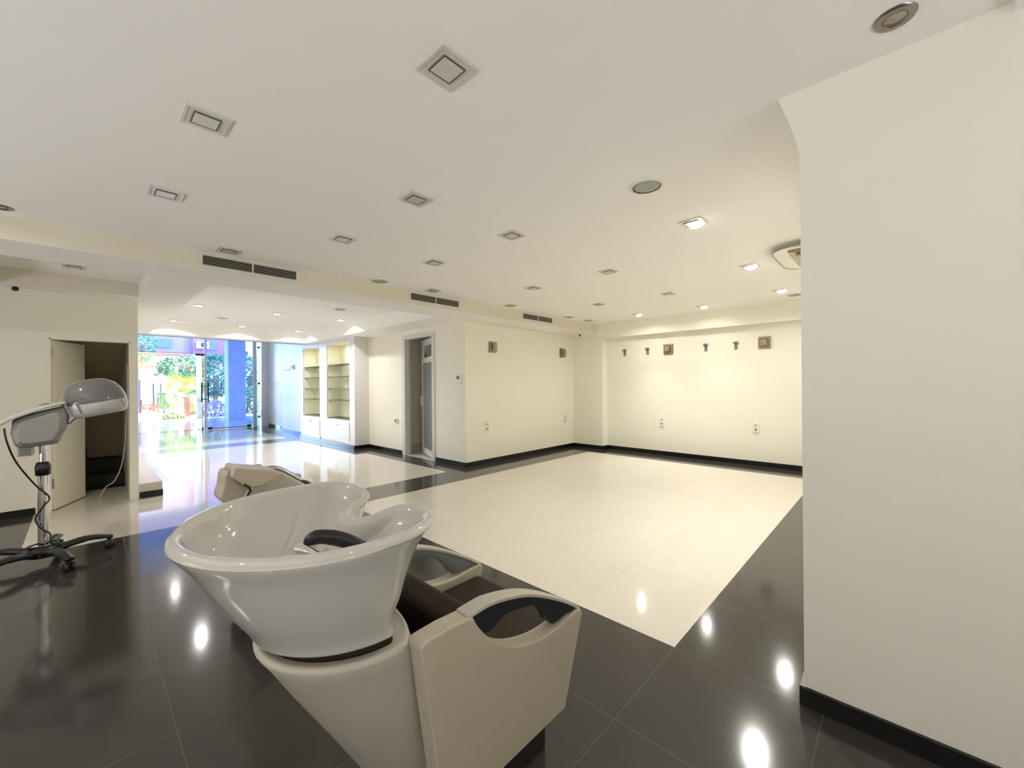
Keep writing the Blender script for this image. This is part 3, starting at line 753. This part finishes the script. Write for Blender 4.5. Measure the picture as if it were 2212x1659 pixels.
# side panels
def c2d(pts, n=5): return [(p.x, p.y) for p in spline([(a, b_, 0) for a, b_ in pts], n)]
dip = c2d([(.772, .660), (.792, .625), (.836, .573), (.901, .521), (.98, .487), (1.068, .467), (1.154, .463), (1.24, .472), (1.30, .476)], 4)
outline = [(.668, .15), (.640, .33), (.593, .655), (.600, .668), (.68, .672), (.755, .669)] + dip + [(1.315, .468), (1.322, .450), (1.208, .15)]
for y0, y1 in ((.887, .950), (1.450, 1.513)):
    b = MB(); b.prism(outline, y0, y1, 'y'); sd = b.build('side_panel', M_['vinyl'], sh, bevel=.010, seg=3)
    outY = y0 if y0 < 1.2 else y1
    topc = c2d([(.752, .660), (.80, .664), (.849, .664), (.93, .650), (1.019, .624), (1.117, .580), (1.225, .520), (1.312, .462)], 4)
    lowc = c2d([(1.312, .455), (1.24, .476), (1.17, .474), (1.139, .484), (1.11, .528), (1.059, .578), (.973, .600), (.909, .605), (.848, .585), (.80, .60), (.775, .632)], 3)
    b = MB(); b.prism(topc+lowc, y0+.012, y1-.012, 'y'); ar = b.build('armrest', M_['dark_metal'] if y0 < 1 else M_['worn_metal'], sh, bevel=.003)
    ar['label'] = 'dark arched metal armrest' if y0 < 1 else 'worn grey arched metal armrest'
    strip = topc + [(x, z+.013) for x, z in reversed(topc)]
    b = MB(); b.prism(strip, y0+.004, y1-.004, 'y'); b.build('arm_pad', M_['vinyl_grey'], ar, bevel=.003)
# seat, backrest, plinth
b = MB(); b.box(.86, 1.285, .956, 1.444, .32, .445); b.build('seat', M_['seat'], sh, bevel=.03, seg=4)
m4 = Matrix.Translation((.925, CY, .40)) @ Matrix.Rotation(math.radians(-22), 4, 'Y')
b = MB(); b.box(-.085, 0, -.244, .244, -.02, .275, m4); b.build('backrest', M_['seat'], sh, bevel=.025, seg=4)
b = MB(); b.box(.70, 1.19, .951, 1.449, .152, .33); b.build('seat_frame', M_['vinyl'], sh, bevel=.006)
b = MB(); b.box(.82, 1.17, .95, 1.45, 0.0, .152); b.build('plinth', M_['black_soft'], sh, bevel=.006)

# ================================================================== SECOND CHAIR BEYOND THE BASIN
s2 = thing('salon_chair', 'second beige salon chair with folded cushions, mostly hidden behind the white basin', 'chair', (.78, 2.45, 0))
Yc = 2.40
def panel(pts, y0, y1, nm, mat, Yp=2.4, bev=.012, parent=s2):
    pl = [(at(u, v, Yp).x, at(u, v, Yp).z) for u, v in pts]
    q = MB(); q.prism(pl, y0, y1, 'y'); return q.build(nm, mat, parent, bevel=bev, seg=3)
p = panel([(547,1052),(575,1044),(600,1028),(607,1019),(655,1043),(690,1062),(705,1300),(540,1290),(532,1075)], 2.40, 2.46, 'side_panel', M_['vinyl_grey'])
p = panel([(508,1009),(530,1012),(560,1013),(590,1015),(605,1019),(603,1027),(588,1040),(568,1050),(545,1056),(528,1050),(500,1032)], 2.22, 2.398, 'headrest_cushion', M_['vinyl'], 2.22)
p = panel([(492,1016),(500,1020),(515,1040),(540,1054),(528,1074),(520,1090),(500,1094),(478,1084),(474,1076),(482,1052),(484,1030)], 2.26, 2.40, 'backrest', M_['vinyl'], 2.26)
z0 = [at(u, v, 2.215) for u, v in ((528,1046),(538,1052),(541,1060),(534,1072),(526,1084))]
b = MB(); b.tube(z0, .006, 6); b.build('zip', M_['black'], p)
pp = at(557, 1012, 2.46)
b = MB(); b.lathe([(0, .0), (.022, .004), (.026, .02), (.012, .035), (0, .036)], (pp.x, 2.46, pp.z-.012), 16, 'z', False); b.build('chrome_knob', M_['chrome'], s2, smooth=True)
arc = [at(u, v, 2.72) for u, v in ((566,1024),(578,1013),(590,1011),(603,1013),(618,1020),(640,1032),(660,1045),(672,1060))]
b = MB(); b.tube(spline(arc, 4), .015, 10); b.build('armrest', M_['worn_metal'], s2, smooth=True)
arc = [at(u, v, 2.43) for u, v in ((608,1020),(630,1030),(655,1041),(664,1048),(668,1062))]
p2 = at(620, 1040, 2.4)
b = MB(); b.tube(spline([(.845+.0, 2.43, .792), (.87, 2.43, .786), (.895, 2.43, .765), (.905, 2.43, .735)], 4), .012, 10); b.build('armrest', M_['dark_metal'], s2, smooth=True)
b = MB(); b.box(.62, .98, 2.46, 2.95, .20, .52); b.build('seat', M_['vinyl'], s2, bevel=.04, seg=4)
b = MB(); b.box(.62, 1.02, 2.92, 2.98, .12, .74); b.build('side_panel', M_['vinyl_grey'], s2, bevel=.012, seg=3)
b = MB(); b.box(.62, .92, 2.44, 2.92, 0, .20); b.build('plinth', M_['black_soft'], s2, bevel=.006)

# ================================================================== HOOD HAIR DRYER
hd = thing('hooded_hair_dryer', 'grey hooded hair dryer on a chrome pole with black wheeled base at the left', 'hair dryer', (-.2015, 4.72, 0))
PX, PY = -.213, 4.99
b = MB(); b.lathe([(0, .02), (.030, .02), (.030, .66), (0, .66)], (PX, PY, 0), 24, 'z', False); b.build('pole', M_['chrome'], hd, smooth=False)
b = MB(); b.lathe([(0, .60), (.021, .60), (.021, .90), (0, .90)], (PX, PY, 0), 20, 'z', False); b.build('inner_pole', M_['chrome'], hd)
b = MB(); b.lathe([(.030, .63), (.042, .635), (.045, .70), (.036, .735), (.024, .74)], (PX, PY, 0), 20, 'z', False); b.build('height_collar', M_['black'], hd, smooth=True)
# head housing, built as an XZ outline swept in Y with rounding
def puff(outline, y, hw, name, mat, parent, inset=.03, n=5):
    cx = sum(p[0] for p in outline)/len(outline); cz = sum(p[1] for p in outline)/len(outline)
    rs = []
    for k in range(-n, n+1):
        t = k/n; s_ = 1-(1-math.sqrt(max(0, 1-abs(t)**4)))*inset/ .1
        rs.append([(cx+(a-cx)*s_, y+hw*t, cz+(c_-cz)*s_) for a, c_ in outline])
    q = MB(); q.rings(rs, True, True, True); return q.build(name, mat, parent, smooth=False, bevel=.004)
body_o = [(-.375, .985), (-.355, .890), (-.335, .868), (-.28, .864), (-.135, .880), (-.118, .895), (-.078, 1.00), (-.070, 1.12), (-.088, 1.185), (-.20, 1.155), (-.33, 1.11), (-.365, 1.08)]
bo = puff(body_o, PY, .13, 'housing', M_['grey_plastic'], hd, .03)
lid = [(-.455, 1.045), (-.45, 1.065), (-.40, 1.10), (-.336, 1.138), (-.193, 1.196), (-.09, 1.222), (-.075, 1.205), (-.19, 1.170), (-.33, 1.105), (-.40, 1.062), (-.43, 1.04)]
q = MB(); q.prism(lid, PY-.15, PY+.15, 'y'); q.build('control_lid', M_['pale_plastic'], hd, bevel=.008)
q = MB(); q.lathe([(0, 0), (.03, 0), (.028, .018), (0, .02)], (-.20, PY-.03, 1.192), 18, 'z', False); q.build('dial', M_['grey_plastic'], hd, smooth=True)
q = MB(); q.box(-.345, -.26, PY-.06, PY+.06, .80, .868); hc = q.build('vent_box', M_['pale_plastic'], hd, bevel=.01)
q = MB()
for k in range(4): q.box(-.335, -.27, PY-.062, PY-.058, .812+k*.012, .817+k*.012)
q.build('vent_slots', M_['black'], hc)
# neck
neck = [(-.115, 1.20), (-.02, 1.245), (.0, 1.15), (-.02, 1.085), (-.062, 1.035), (-.085, 1.03), (-.075, 1.10)]
q = MB(); q.prism(neck, PY-.085, PY+.085, 'y'); q.build('neck', M_['lilac_grey'], hd, bevel=.02, seg=3)
# hood: half ellipsoid shell tilted forward
hm = Matrix.Translation((.094, PY, 1.172)) @ Matrix.Rotation(math.radians(-11), 4, 'Y')
q = MB(); rs = []
for k in range(0, 13):
    a = (PI/2)*k/12; r_ = math.cos(a)**.72 if k < 12 else 0.001; z = math.sin(a)
    rs.append([hm @ Vector((.196*r_*math.cos(2*PI*j/40), .165*r_*math.sin(2*PI*j/40), .032+.205*z)) for j in range(40)])
q.rings(rs, True, False, True); q.build('hood_dome', M_['lilac_grey'], hd, smooth=True)
q = MB(); rs = []
for z, s_ in ((.036, 1.0), (.020, 1.010), (-.01, 1.00), (-.038, .965), (-.060, .90), (-.074, .80), (-.070, .74), (.0, .84), (.034, .90)):
    rs.append([hm @ Vector((.196*s_*math.cos(2*PI*j/40), .165*s_*math.sin(2*PI*j/40), z)) for j in range(40)])
q.rings(rs, True, False, False); hr = q.build('hood_rim', M_['pale_plastic'], hd, smooth=True)
for ax in (-.10, .16):
    q = MB(); q.tube([hm @ Vector((ax, -.14, -.03)), hm @ Vector((ax-.012, -.152, .05))], .005, 6); q.build('visor_clip', M_['chrome'], hr)
# power lead
pts = [(-.397, PY-.13, 1.03), (-.384, PY-.15, .937), (-.355, PY-.12, .809), (-.312, PY-.09, .695), (-.242, PY-.06, .556), (-.178, PY-.035, .452), (-.215, PY-.045, .38), (-.252, PY-.03, .30), (-.225, PY-.045, .22), (-.175, PY-.05, .165), (-.17, PY-.08, .10)]
for k in range(15):
    a = k*.9; pts.append((PX+.075*math.cos(a)+.01*math.sin(k), PY+.075*math.sin(a), .070+.004*(k % 3)))
q = MB(); q.tube(spline(pts, 4), .006, 6); q.build('power_lead', M_['black'], hd, smooth=True)

# head and pole were drawn for a farther plane; shrunk towards the camera eye
for o_ in [c_ for c_ in hd.children] + [g_ for c_ in hd.children for g_ in c_.children]:
    for v_ in o_.data.vertices:
        v_.co = Vector((v_.co.x*.946, (v_.co.y-4.99)*.946+4.72, v_.co.z*.946+.0718))
PX, PY = -.2015, 4.72
ends = [(PX+.36*math.cos(math.radians(a_)), PY+.38*math.sin(math.radians(a_))) for a_ in (8, -68, -138, 152, 80)]
b = MB(); b.lathe([(0, .125), (.04, .12), (.07, .10), (.085, .085), (.085, .06), (0, .06)], (PX, PY, 0), 24, 'z', False); b.build('hub', M_['black'], hd, smooth=True)
for ex, ey in ends:
    v = Vector((ex-PX, ey-PY, 0)); L_ = v.length; v.normalize()
    pts = [Vector((PX, PY, .085))+v*.04, Vector((PX, PY, .105))+v*L_*.35, Vector((PX, PY, .118))+v*L_*.65, Vector((PX, PY, .105))+v*L_*.92, Vector((PX, PY, .09))+v*(L_+.02)]
    b = MB(); b.tube(spline(pts, 5), [.046]*5+[.040]*5+[.034]*5+[.030]*5+[.024], 12, True, .6); lg = b.build('base_arm', M_['black'], hd, smooth=True)
    for sg in (-1, 1):
        n_ = Vector((-v.y, v.x, 0))
        cx, cy = ex+n_.x*sg*.02, ey+n_.y*sg*.02
        pr = []
        q = MB(); q.lathe([(0, -.012), (.026, -.012), (.034, -.006), (.034, .006), (.026, .012), (0, .012)], (0,0,0), 18, 'x', False)
        rot = Matrix.Translation((cx, cy, .034)) @ Matrix.Rotation(math.atan2(n_.y, n_.x), 4, 'Z')
        q.bm.transform(rot); q.build('caster_wheel', M_['black'], lg, smooth=True)
    q = MB(); q.tube([(ex, ey, .034), (ex, ey, .10)], .012, 8); q.build('caster_stem', M_['black'], lg)

# ================================================================== OUTSIDE
g = MB(); g.box(-6, 14, 15.9, 21.3, -.08, -.005); o = struct(g, 'floor_terrace', M_['terrace'])
g = MB(); g.box(-60, 90, 21.3, 120, -.12, -.02); o = struct(g, 'ground', M_['paving'])
g = MB(); g.box(-6, 14, 15.75, 20.6, 3.4, 3.7); struct(g, 'trim_11', M_['concrete'])
g = MB(); g.box(4.02, 4.62, 19.3, 19.95, -.02, 3.42)
cl = tag(g.build('concrete_column', M_['concrete'], bevel=.01), 'square grey concrete column standing on the terrace outside the glass', 'column')
# facade of the shop to either side, so daylight only enters through the glass
g = MB(); g.box(-6, .47, 15.5, 15.75, 0, 3.7); g.box(4.14, 14, 15.72, 15.9, 0, 3.7); struct(g, 'wall_facade', M_['concrete'])

def win(parent, u0, u1, v0, v1, Y, dep=.08, mat='win'):
    a = at(u0, v0, Y); c_ = at(u1, v1, Y)
    q = MB(); q.box(a.x, c_.x, Y-dep, Y, c_.z, a.z); return q.build('window', M_[mat], parent)
bl = thing('apartment_block', 'tall mauve brick apartment block seen through the upper shop window', 'building', (8, 46, 0))
a = at(285, 700, 46); c_ = at(415, 766, 46); e_ = at(482, 775, 46)
q = MB(); q.box(a.x-3, c_.x, 46, 52, c_.z, c_.z+9); q.build('brick_wall', M_['brick'], bl)
q = MB(); q.box(c_.x, e_.x+.6, 45.6, 52, e_.z-1.6, c_.z+9); q.build('plum_wall', M_['mauve'], bl)
q = MB(); q.box(a.x-3, e_.x+.6, 47, 52, -.1, c_.z); q.build('recessed_base', M_['pink'], bl)
win(bl, 337, 371, 731, 751, 46, .1); win(bl, 447, 467, 737, 757, 45.6, .1)
e_x2 = e_.x+.6
b2 = thing('corner_block', 'pale building with a wall air conditioner right of the concrete column', 'building', (13, 44, 0))
a = at(512, 720, 44); c_ = at(600, 790, 44)
q = MB(); q.box(max(a.x, e_x2+.3), c_.x+6, 44, 50, -.1, a.z+8); q.build('wall', M_['canvas'], b2)
win(b2, 516, 527, 741, 760, 44, .1); 
def ac(u, v, Y, lb):
    t = thing('air_conditioner', lb, 'air conditioner', at(u, v+6, Y)); p = at(u, v, Y)
    q = MB(); q.box(p.x-.45, p.x+.45, Y-.52, Y-.17, p.z-.32, p.z+.32); q.build('casing', M_['plate'], t, bevel=.02)
    q = MB(); q.lathe([(0, Y-.54), (.22, Y-.54), (.24, Y-.52)], (p.x+.08, 0, p.z), 20, 'y', False); q.build('fan_grille', M_['post'], t)
ac(436, 746, 45.6, 'outdoor air conditioner on the mauve block left of the window mullion'); ac(524, 764, 44, 'outdoor air conditioner on the pale building right of the column')
b3 = thing('pink_house', 'low salmon-pink house with small windows across the street', 'building', (6, 38, 0))
a = at(322, 768, 38); c_ = at(362, 775, 38); e_ = at(450, 775, 38)
q = MB(); q.box(a.x, c_.x, 38, 44, -.1, a.z-.5); q.build('side_wall', M_['pink'], b3)
q = MB(); q.box(c_.x, e_.x+2, 36.5, 44, -.1, a.z-.7); q.build('front_wall', M_['canvas'], b3)
q = MB(); q.prism([(36.0, a.z-.75), (44, a.z-.75), (44, a.z+.15), (36.0, a.z-.35)], a.x-.4, e_.x+2.3, 'x'); q.build('roof', M_['rooftile'], b3)
for u0 in (331, 336, 341): win(b3, u0, u0+3.6, 781, 791, 37.98, .06)
for u0 in (331, 336, 341): win(b3, u0, u0+3.6, 807, 818, 37.98, .06)

def foliage(name, lb, cat, cx, cy, cz, rx, ry, rz, n, size, mat, seed=1):
    rnd = random.Random(seed); q = MB()
    for k in range(n):
        th = rnd.uniform(0, 2*PI); ph = math.acos(rnd.uniform(-1, 1)); r = rnd.uniform(.55, 1)**.4
        p = Vector((cx+rx*r*math.sin(ph)*math.cos(th), cy+ry*r*math.sin(ph)*math.sin(th), cz+rz*r*math.cos(ph)))
        u_ = Vector((rnd.uniform(-1,1), rnd.uniform(-1,1), rnd.uniform(-1,1))).normalized(); w_ = u_.orthogonal().normalized()
        s_ = size*rnd.uniform(.6, 1.3)
        vs = [q.bm.verts.new(p+d_) for d_ in (u_*s_, w_*s_*.5, -u_*s_, -w_*s_*.5)]
        q.face(vs)
    return q
def plant(name, lb, cat, c3, r3, n, size, mat, seed, group=None, trunk=None):
    t = thing(name, lb, cat, (c3[0], c3[1], 0), group)
    foliage(name, lb, cat, *c3, *r3, n, size, mat, seed).build('foliage', mat, t)
    q = MB(); q.tube([(c3[0], c3[1], -.02), (c3[0]+.1, c3[1], c3[2])], trunk or .1, 8); q.build('trunk' if cat == 'tree' else 'stem', M_['bark'], t)
    return t
def pc(u, v, Y): q_ = at(u, v, Y); return (q_.x, Y, q_.z)
plant('street_tree', 'dense green tree behind the open glass door', 'tree', pc(402, 794, 33), (1.45, .9, .75), 1500, .11, M_['leaf_dark'], 3, 'trees across the street', .14)
plant('street_tree', 'dense green tree left of the concrete column', 'tree', pc(464, 812, 30), (1.05, .9, 1.35), 1900, .11, M_['leaf_dark'], 4, 'trees across the street', .14)
plant('street_tree', 'dense green tree right of the concrete column', 'tree', pc(537, 812, 31), (.95, .9, 1.35), 1700, .11, M_['leaf_dark'], 5, 'trees across the street', .14)
plant('street_tree', 'sparse pale tree at the far left of the shop window', 'tree', pc(303, 745, 35), (.8, .7, 1.1), 420, .11, M_['leaf'], 6, 'trees across the street', .12)
plant('hedge_bush', 'clipped green hedge bush right of the column', 'bush', pc(532, 872, 24), (.8, .6, .85), 1500, .08, M_['leaf'], 8, None, .05)
plant('flowering_shrub', 'low mauve shrub left of the column', 'shrub', pc(462, 888, 22.5), (.60, .4, .50), 1000, .06, M_['shrub'], 9, None, .03)
for k, (u, v, Y, lb) in enumerate(((320, 879, 27, 'leftmost low red flowers by the parasols'), (338, 880, 28.2, 'middle low red flowers by the parasols'), (349, 878, 29.6, 'rightmost low red flowers by the parasols'))):
    plant('red_flowers', lb, 'flowers', pc(u, v, Y), (.26, .2, .15), 120, .06, M_['flower'], 20+k, 'red flowers by the parasols', .02)
plant('grass_clump', 'ochre grass clump at the foot of the palm', 'grass clump', pc(375, 902, 22.3), (.42, .3, .22), 240, .10, M_['leaf_dry'], 30, None, .02)
plant('grass_clump', 'dark leafy clump right of the palm foot', 'grass clump', pc(421, 893, 25), (.35, .3, .30), 200, .10, M_['bark'], 31, None, .02)
# fan palm
pl = thing('fan_palm', 'young fan palm with lime green fronds in the open shop doorway', 'palm', (3.2, 23.5, 0))
base = at(404, 862, 23.5)
q = MB(); q.tube([(base.x, 23.5, -.02), (base.x+.02, 23.5, base.z-.25), (base.x, 23.5, base.z+.1)], [.10, .15, .12], 12); q.build('trunk', M_['bark'], pl, smooth=True)
rnd = random.Random(11)
FR = [(373, 812, .55, 'leaf_lime', 0), (417, 818, .55, 'leaf_lime', 0), (403, 838, .52, 'leaf_lime', 0), (366, 843, .50, 'leaf_dry', 1), (350, 850, .55, 'leaf', 1), (380, 855, .5, 'leaf_dry', 1),
      (425, 842, .45, 'leaf', 1), (430, 858, .45, 'leaf_dry', 1), (412, 862, .4, 'leaf_dry', 1), (362, 860, .42, 'leaf_dry', 1)]
for k, (u, v, sz, mt_, droop) in enumerate(FR):
    tipc = at(u, v, 23.5+rnd.uniform(-.5, .5)); base_v = Vector((base.x, 23.5, base.z))
    d_ = tipc-base_v; q = MB()
    q.tube([base_v, base_v+d_*.5+Vector((0,0,.05)), tipc-d_*.25], .015, 6)
    dn = d_.normalized(); side = dn.cross(Vector((0, -1, .25))).normalized(); hub = tipc-d_*.25
    nl = 19
    for j in range(nl):
        a = math.radians(-105+210*j/(nl-1)); dirv = (dn*math.cos(a)+side*math.sin(a)).normalized()
        tip = hub+dirv*sz*(1-.15*abs(j-nl/2)/nl)+Vector((0, 0, -.22*sz*(1+droop)*abs(math.sin(a))-(.15 if droop else 0)))
        wv = dirv.cross(Vector((0, 1, 0))).normalized()*.030
        mid_ = hub.lerp(tip, .55)
        vs = [q.bm.verts.new(p_) for p_ in (hub, mid_+wv, tip, mid_-wv)]; q.face(vs)
    q.build('frond', M_[mt_], pl)
# parasols
def parasol(u, v, Y, lb, mat, r, closed=False):
    c0 = at(u, v, Y); t = thing('parasol', lb, 'parasol', (c0.x, Y, 0), None if closed else 'open white parasols across the street')
    q = MB(); q.tube([(c0.x, Y, -.02), (c0.x, Y, c0.z)], .03, 8); q.build('pole', M_['post'], t)
    q = MB()
    if closed: q.lathe([(.40, c0.z-1.75), (.30, c0.z-1.0), (.16, c0.z-.3), (.03, c0.z)], (c0.x, Y, 0), 12, 'z', False)
    else: q.lathe([(r, c0.z-.45), (r*.98, c0.z-.34), (r*.5, c0.z-.12), (.02, c0.z)], (c0.x, Y, 0), 10, 'z', False)
    q.build('canopy', M_[mat], t)
parasol(304, 795, 30, 'closed purple parasol at the left edge of the open doorway', 'purple', .5, True)
parasol(331, 812, 31.5, 'open white parasol, left of the pair across the street', 'canvas', .72)
parasol(347, 810, 35.5, 'open white parasol, right of the pair across the street', 'canvas', .72)
for k, (u, v0, v1, Y, lb) in enumerate(((301, 820, 876, 29, 'dark thin post at the left edge of the open doorway'), (332, 855, 884, 31, 'dark thin post left of the middle post'),
                                        (341, 858, 886, 30, 'dark thin middle post'), (354, 848, 892, 27.5, 'dark thin post nearest the palm'))):
    p = at(u, v0, Y)
    q = MB(); q.tube([(p.x, Y, -.02), (p.x, Y, p.z)], .035, 8); q.lathe([(.08, -.02), (.08, .02), (.03, .05)], (p.x, Y, 0), 10, 'z', False)
    tag(q.build('post', M_['post']), lb, 'post', 'thin posts across the street')
